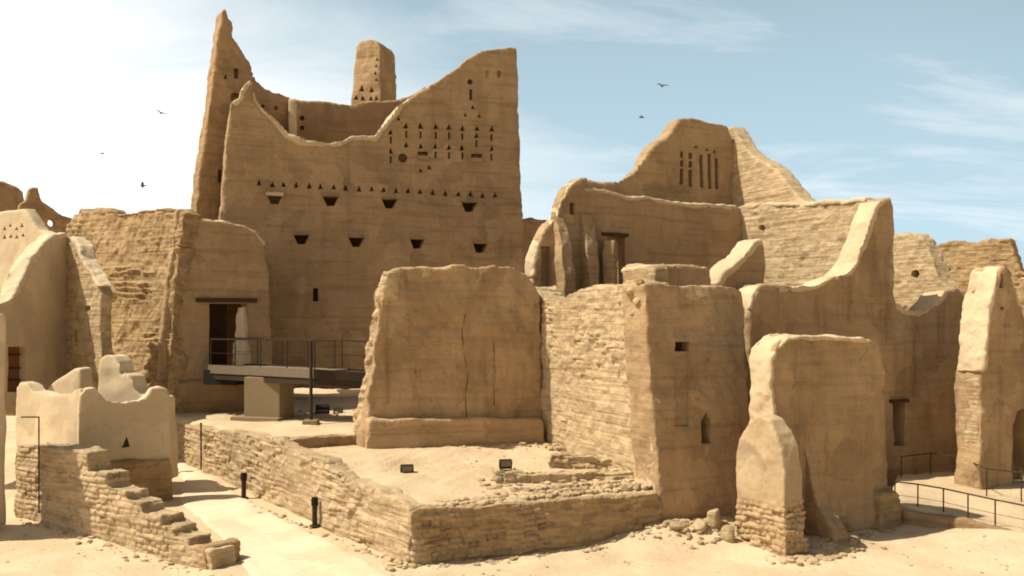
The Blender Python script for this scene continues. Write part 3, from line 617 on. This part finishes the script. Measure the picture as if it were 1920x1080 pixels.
plM = Plane((998, 35.4), (1096, 36.6))
wall('shoulder_wall', plM, [(992, 700), (997, 540), (1002, 486), (1012, 450), (1026, 424), (1044, 404), (1052, 376), (1066, 350), (1086, 335), (1100, 334), (1106, 360), (1104, 700)], 0.55, MUD, ch, vox=0.06, rnd=5, cuts=[(rect(1069, 380, 1078, 402), 0.35), (rect(1014, 462, 1032, 640), 0.3)])
rim_strip(plM, [(1000, 520), (1003, 487), (1013, 451), (1027, 425), (1045, 405), (1053, 377), (1067, 351), (1088, 337)], 8, 0.55, ch, off=0.03)
p = plM.hit(1046, 480); prof('pilaster', Vector((p.x, p.y, 0)), [(-0.2, 4.0), (-0.2, 10.45), (0.1, 10.2), (0.43, 9.7), (0.71, 8.899999999999999), (0.87, 7.799999999999999), (0.95, 4.0)], 0.55, MUD, plM, ch, 'mud')
p = plM.hit(1098, 480); prof('pilaster', Vector((p.x, p.y, 0)), [(-0.2, 4.0), (-0.2, 10.6), (0.1, 10.35), (0.32, 9.85), (0.52, 9.049999999999999), (0.64, 7.949999999999999), (0.7, 4.0)], 0.5, MUD, plM, ch, 'mud')

tag(wall('ruined_gable', ((1655, 44), (1790, 40)), [(1650, 700), (1655, 444), (1680, 436), (1716, 437), (1732, 447), (1746, 480), (1760, 520), (1784, 548), (1795, 700)], 0.8, STONEL, vox=0.08, rnd=4, style='rubble', amp=0.7, cuts=[(disc(1715, 514, 9), 0.7)]),
    'sunlit round shouldered gable with one round hole behind the courtyard house', 'wall')
tag(wall('ruined_wall', ((1740, 53), (1940, 49)), [(1735, 740), (1748, 475), (1758, 455), (1785, 449), (1812, 453), (1830, 457), (1850, 448), (1894, 448), (1904, 478), (1914, 508), (1960, 530), (1960, 740)], 0.8, STONE, vox=0.09, rnd=3, style='stone', amp=0.9),
    'far banded mud brick wall with a wavy top at the right', 'wall')

# right hand fin
fn = empty('fin_wall', PZ(1850, 31, 0), 'tall tapering wall end with sunlit stone edge and two small slits at right edge', 'wall')
plN = Plane((1838, 30.5), (2005, 32.6))
wall('wall', plN, [(1838, 980), (1838, 830), (1841, 700), (1850, 630), (1858, 580), (1866, 530), (1872, 506), (1884, 498), (1895, 508), (1906, 548), (1918, 590), (1945, 620), (2060, 640), (2060, 980)], 0.98, MUDW, fn, vox=0.06, rnd=5,
     cuts=[([(1871, 540), (1872, 516), (1876, 513), (1878, 540)], 0.5), (disc(1878, 578, 4, 8), 0.4), ([(1898, 960), (1899, 800), (1908, 772), (1930, 760), (1960, 960)], 0.9)])
rim_strip(plN, [(1842, 700), (1850, 632), (1858, 582), (1866, 532), (1872, 508), (1884, 499), (1895, 509), (1906, 548), (1918, 588)], 8, 0.98, fn, off=0.05, vox=0.05)
wall('edge_courses', Plane((1795, 31.35), (1836, 30.62)), [(1791, 975), (1797, 800), (1801, 712), (1836, 708), (1835, 975)], 0.4, STONEL, fn, vox=0.05, rnd=2, style='stone', amp=0.7, off=0.03)

# ------------------------------------------------------------------ foreground buttressed slab
bt = empty('buttressed_wall', PZ(1560, 25, 0), 'freestanding thick wall slab propped by a round topped stone buttress', 'wall')
plQ = Plane((1448, 24.5), (1662, 26.6))
wall('slab', plQ, [(1446, 1040), (1449, 800), (1450, 672), (1458, 650), (1478, 632), (1500, 629), (1560, 632), (1636, 638), (1648, 646), (1654, 668), (1662, 700), (1666, 900), (1672, 1030)], 0.8, MUDW, bt, vox=0.045, rnd=2)
c0 = PZ(1470, 23.3, 0)
def epl(orig, t0):       # plane along E2 through a plan point
    pl = Plane((1470, 23.3), (1378, 25.0)); pl.a = np.array([orig.x, orig.y]); return pl
rim_strip(plQ, [(1449, 1000), (1449, 800), (1450, 674), (1458, 651), (1479, 633), (1500, 630), (1560, 633), (1634, 639)], 9, 0.8, bt, off=0.06, vox=0.045)
HALF[:] = [1.45, 0.35]
wall('buttress', epl(c0, 0), [(1372, 1040), (1376, 960), (1379, 852), (1386, 820), (1402, 794), (1424, 780), (1442, 788), (1457, 812), (1466, 846), (1470, 960), (1474, 1065), (1430, 1055)], 0.5, BUTT, bt, vox=0.04, rnd=2, style='half', tbot=0.78)
c1 = Vector((*(plQ.a + plQ.dir * 1.45), 0))
HALF[:] = [0.55, 0.3]
prof('curved_buttress', c1, [(-0.2, -0.2), (-0.2, 2.75), (0.03, 2.6), (0.14, 2.1), (0.27, 1.55), (0.46, 1.05), (0.75, 0.7), (0.98, 0.5), (1.2, -0.2)], 0.5, MUDW, plQ, bt)
HALF[:] = [0.5, 0.3]
wall('low_stub', Plane((1656, 26.2), (1694, 26.7)), [(1652, 1020), (1654, 930), (1662, 924), (1684, 926), (1690, 940), (1692, 1020)], 0.7, STONE, bt, vox=0.05, rnd=2, style='stone', amp=0.7)

# walkway edge wall and railing at right
tag(wall('kerb_wall', ((1690, 26.9), (1930, 25.0)), [(1686, 1020), (1690, 957), (1780, 970), (1860, 988), (1925, 1003), (1945, 1030), (1850, 1030)], 0.35, MUDR, vox=0.05, rnd=2, style='stone', amp=0.6), 'low brick edge of the raised walkway right of the propped slab', 'wall')
rl = empty('railing', PZ(1800, 26.5, 0.4), 'thin dark metal railing along the raised walkway at right', 'railing')
tops = []
for u, d, v0, v1 in ((1678, 27.6, 903, 962), (1721, 27.2, 908, 962), (1769, 26.8, 916, 966), (1815, 26.3, 926, 976), (1866, 25.8, 937, 986), (1922, 25.2, 948, 1000)):
    a, b = P(u, v0, d), P(u, v1, d); tops.append(a); bars('railing_post', [(a, b - UP * 0.15, 0.022)], METAL, rl)
bars('handrail', [(a, b, 0.022) for a, b in zip(tops, tops[1:])], METAL, rl)
bars('railing_wire', [(a - UP * 0.4, b - UP * 0.4, 0.008) for a, b in zip(tops, tops[1:])], METAL, rl, 6)
r2 = empty('railing', PZ(1800, 32, 0.3), 'far thin railing at the foot of the shaded courtyard house wall', 'railing')
tops = [PZ(u, d, 1.25) for u, d in ((1690, 32.2), (1745, 33), (1800, 32), (1850, 29.6), (1915, 28.8), (1960, 28.4))]
for a in tops: bars('railing_post', [(a, a - UP * 1.05, 0.022)], METAL, r2)
bars('handrail', [(a, b, 0.022) for a, b in zip(tops, tops[1:])], METAL, r2)

# ------------------------------------------------------------------ dark boards added in the openings for their shade; one door leaf
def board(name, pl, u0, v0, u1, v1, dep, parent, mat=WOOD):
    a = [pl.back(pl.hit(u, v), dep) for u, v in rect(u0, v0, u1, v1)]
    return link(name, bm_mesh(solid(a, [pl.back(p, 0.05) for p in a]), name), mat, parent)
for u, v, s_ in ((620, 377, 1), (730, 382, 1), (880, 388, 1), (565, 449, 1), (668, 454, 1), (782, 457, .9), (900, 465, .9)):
    board('shade_board', plF, u - 14 * s_, v - 8, u + 14 * s_, v + 9, 0.55, tw)
board('shade_board', plF, 587, 540, 597, 566, 0.5, tw)
board('shade_board', plK, 1675, 755, 1699, 837, 0.6, ch)
board('shade_board', plH, 1265, 640, 1295, 660, 0.4, cn); board('shade_board', plH, 1312, 772, 1334, 833, 0.45, cn)
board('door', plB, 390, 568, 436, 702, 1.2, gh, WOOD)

# ------------------------------------------------------------------ small things
def flood(u, v, d, s, label, rz=0.2):
    p = P(u, v, d); e = empty('floodlight', p - UP * s, label, 'floodlight', 'ground floodlights')
    ax = Vector((math.cos(rz), math.sin(rz), 0)); ay = Vector((-math.sin(rz), math.cos(rz), 0))
    block('housing', p, ax * s, ay * s * 0.45 + UP * s * 0.15, UP * s * 0.62 - ay * s * 0.2, BLACK, e, 0.015)
    block('lens', p + UP * 0.012 - ay * s * 0.47, ax * s * 0.8, ay * 0.012, UP * s * 0.42 - ay * s * 0.13, GREYM, e, 0.004)
    bars('bracket', [(p - ax * s * 0.9 + UP * 0, p - ax * s * 0.9 - UP * s, 0.015), (p + ax * s * 0.9, p + ax * s * 0.9 - UP * s, 0.015), (p - ax * s * 0.9 - UP * s, p + ax * s * 0.9 - UP * s, 0.02)], METAL, e, 6)
flood(763, 880, 26.6, 0.19, 'black floodlight on the terrace below the left half of the panelled wall')
flood(948, 870, 27.4, 0.19, 'black floodlight on the terrace below the right half of the panelled wall')
flood(605, 768, 37.2, 0.28, 'larger black floodlight under the footbridge beside its support post')
flood(634, 771, 37.6, 0.20, 'smaller black floodlight under the footbridge nearest the panelled wall')
def bollard(u, v, d, label, w=0.1, h=0.85):
    b = PZ(u, d, float(gz(*XY(u, d)))); e = empty('bollard_light', b, label, 'bollard', 'bollards along the path')
    bars('post', [(b - UP * 0.1, b + UP * h * 0.72, w * 0.75)], METAL, e, 14)
    bars('lamp_head', [(b + UP * h * 0.72, b + UP * h * 0.93, w), (b + UP * h * 0.93, b + UP * h, w * 0.9)], BLACK, e, 14)
    bars('base_plate', [(b - UP * 0.02, b + UP * 0.05, w * 1.5)], METAL, e, 14)
bollard(457, 920, 29.6, 'middle path bollard, below the far end of the bridge terrace')
bollard(590, 978, 26.2, 'nearest path bollard, standing close to the terrace corner')
bollard(326, 855, 33.4, 'farthest path bollard, tucked beside the horned enclosure', 0.08, 1.0)
mp_ = empty('marker_post', PZ(377, 33.0, 0.4), 'thin rusty pole leaning on the long retaining wall', 'pole')
p = Plane((330, 36), (770, 22.5)); bars('pole', [(p.hit(377, 796, 0.15), p.hit(377, 880, 0.15), 0.03)], WOOD, mp_); bars('cap', [(p.hit(377, 796, 0.15), p.hit(377, 793, 0.15), 0.045)], METAL, mp_)

# rocks by the corner ruin
for i, (u, d, sx, sz, lab) in enumerate(((1338, 25.4, 0.3, 0.34, 'largest boulder, leaning beside the round topped buttress'), (1364, 24.7, 0.2, 0.28, 'upright boulder touching the left side of the round topped buttress'),
        (1312, 25.0, 0.26, 0.2, 'flat boulder on the dirt heap left of the largest boulder'), (1270, 24.9, 0.24, 0.14, 'small slab of rock on the heap under the arrow slit wall'))):
    bm = bmesh.new(); b = XY(u, d); rock_bm(bm, (b[0], b[1], float(gz(*b)) + sz * 0.45), sx, sx * 0.8, sz, i + 21, 3)
    me = bm_mesh(bm, 'boulder'); me.shade_smooth(); o = link('boulder', me, STONEL); center(o); tag(o, lab, 'boulder', 'boulders by the corner ruin')
bm = bmesh.new()
def scatter(n, ufun, zfun, smin, smax):
    for k in range(n):
        u, d = ufun(); b = XY(u, d); s = random.uniform(smin, smax)
        rock_bm(bm, (b[0], b[1], zfun(u, d, b) + s * 0.2), s * random.uniform(.8, 1.5), s, s * random.uniform(.5, .8), random.uniform(0, 90), 1)
plT = Plane((770, 22.5), (1240, 25.2))
def tz(u, d, b):       # lower terrace height
    return 1.33 + 0.075 * max(0, d - 23.5 - (u - 770) / 470 * 1.2)
def on_t():
    u = random.uniform(775, 1225); k = (u - 770) / 470; return u, 22.9 + 2.6 * k + abs(random.gauss(0, 0.35))
for row, (back, n_) in enumerate(((0.42, 62), (0.75, 58), (1.15, 30))):
    for k in range(n_):
        f = (k + random.uniform(-.25, .25)) / n_
        if row == 2: f = 0.45 + 0.55 * f
        b = plT.a + (XY(1240, 25.2) - plT.a) * f - plT.n * (back + random.gauss(0, 0.05)); s_ = random.uniform(0.07, 0.125)
        d = b[1]; u = CX + b[0] / d * F
        rock_bm(bm, (b[0], b[1], tz(u, d, b) + s_ * 0.12), s_ * random.uniform(.9, 1.5), s_, s_ * random.uniform(.7, 1.0), random.uniform(0, 90), 2)
def on_t2():
    u = random.uniform(900, 1215); k = (u - 770) / 470; return u, 23.4 + 2.5 * k + random.uniform(0, 2.2) * (1 if u < 1100 else 0.6)
scatter(90, on_t2, tz, 0.03, 0.15)
scatter(160, lambda: (random.uniform(640, 1215), random.uniform(24, 31)), tz, 0.015, 0.045)
scatter(60, lambda: (random.gauss(1505, 22), random.gauss(23.25, 0.25)), lambda u, d, b: float(gz(*b)), 0.05, 0.14)
scatter(50, lambda: (random.gauss(1590, 22), random.gauss(24.0, 0.25)), lambda u, d, b: float(gz(*b)), 0.05, 0.14)
scatter(70, lambda: (random.gauss(1270, 55), random.gauss(25.0, 0.4)), lambda u, d, b: float(gz(*b)), 0.04, 0.12)
scatter(40, lambda: (random.gauss(750, 14), random.gauss(22.7, 0.3)), lambda u, d, b: float(gz(*b)), 0.05, 0.14)
def foot(a, b, n, zf, s0, s1, spread=0.22):
    a, b = XY(*a), XY(*b); nn = np.array([b[1] - a[1], a[0] - b[0]]); nn /= np.linalg.norm(nn)
    if nn @ (a + b) > 0: nn = -nn
    for k in range(n):
        p = a + (b - a) * random.random() + nn * abs(random.gauss(0, spread)); s_ = s0 + (s1 - s0) * random.random() ** 2.5
        u = CX + p[0] / p[1] * F
        rock_bm(bm, (p[0], p[1], zf(u, p[1], p) + s_ * 0.15), s_ * random.uniform(.8, 1.5), s_, s_ * random.uniform(.5, .9), random.uniform(0, 90), 1)
gf = lambda u, d, b: float(gz(*b))
foot((690, 29.5), (1015, 31.4), 90, tz, 0.02, 0.12); foot((1010, 32.0), (1225, 25.6), 110, tz, 0.02, 0.14)
foot((772, 22.4), (1240, 25.1), 120, gf, 0.015, 0.11); foot((460, 29.3), (770, 22.4), 120, gf, 0.015, 0.10)
foot((1240, 25.1), (1400, 26.6), 60, gf, 0.02, 0.16); foot((1475, 23.3), (1660, 26.4), 90, gf, 0.015, 0.12); foot((40, 26.9), (440, 21.6), 110, gf, 0.015, 0.10)
foot((430, 37.6), (690, 40), 50, lambda u, d, b: 2.25, 0.03, 0.15, 1.2)
scatter(240, lambda: (random.uniform(0, 1900), random.uniform(20.5, 26)), lambda u, d, b: float(gz(*b)), 0.012, 0.045)
me = bm_mesh(bm, 'rubble'); me.shade_smooth(); me.set_sharp_from_angle(angle=math.radians(40)); tag(link('rubble', me, STONEL), kind='stuff')

# birds
def bird(u, v, d, span, roll, rz, label):
    e = empty('bird', P(u, v, d), label, 'bird', 'birds in flight'); e.rotation_euler = (0, roll, rz)
    bm = bmesh.new()
    rings = []
    for y, r in ((-0.5, 0.01), (-0.42, 0.05), (-0.2, 0.10), (0.05, 0.12), (0.25, 0.09), (0.36, 0.065), (0.45, 0.05), (0.53, 0.01)):
        rings.append([bm.verts.new((r * math.cos(k * math.pi / 4) * span, y * span * 0.62, r * 0.9 * math.sin(k * math.pi / 4) * span)) for k in range(8)])
    for a, b in zip(rings, rings[1:]):
        for k in range(8): bm.faces.new((a[k], a[(k + 1) % 8], b[(k + 1) % 8], b[k]))
    for s in (-1, 1):
        cols = []
        for x, z, f, r, t in ((0.05, 0.02, 0.14, -0.10, 0.02), (0.25, 0.13, 0.20, -0.08, 0.015), (0.45, 0.14, 0.13, -0.06, 0.01), (0.62, 0.08, -0.02, -0.10, 0.005)):
            cols.append([bm.verts.new((s * x * span, f * span, (z + t) * span)), bm.verts.new((s * x * span, r * span, (z + t) * span)), bm.verts.new((s * x * span, r * span, (z - t) * span)), bm.verts.new((s * x * span, f * span, (z - t) * span))])
        for a, b in zip(cols, cols[1:]):
            for k in range(4): bm.faces.new((a[k], a[(k + 1) % 4], b[(k + 1) % 4], b[k]))
        bm.faces.new(cols[0]); bm.faces.new(cols[-1])
    a = [bm.verts.new(Vector(p) * span) for p in ((-0.03, -0.26, 0.015), (0.03, -0.26, 0.015), (0.10, -0.44, 0.012), (-0.10, -0.44, 0.012))]
    b = [bm.verts.new(v_.co - Vector((0, 0, 0.02 * span))) for v_ in a]
    bm.faces.new(a); bm.faces.new(b)
    for k in range(4): bm.faces.new((a[k], a[(k + 1) % 4], b[(k + 1) % 4], b[k]))
    bmesh.ops.recalc_face_normals(bm, faces=bm.faces[:])
    me = bm_mesh(bm, 'body'); me.shade_smooth(); o = bpy.data.objects.new('body', me); COL.objects.link(o); me.materials.append(BIRDM); o.parent = e
bird(302, 212, 60, 0.62, 0.3, 0.6, 'grey bird flying in white sky, highest of those left of the palace')
bird(192, 288, 70, 0.52, -0.2, 1.2, 'faint small bird flying farthest left in the white sky')
bird(268, 348, 62, 0.62, 0.5, 2.0, 'dark bird flying lowest, just above the eroded gatehouse')
bird(1242, 161, 66, 0.75, 0.1, 0.2, 'bird with spread wings flying highest above the stepped gable')
bird(1203, 220, 64, 0.6, -0.4, 1.4, 'small dark bird flying left of the top of the stepped gable')
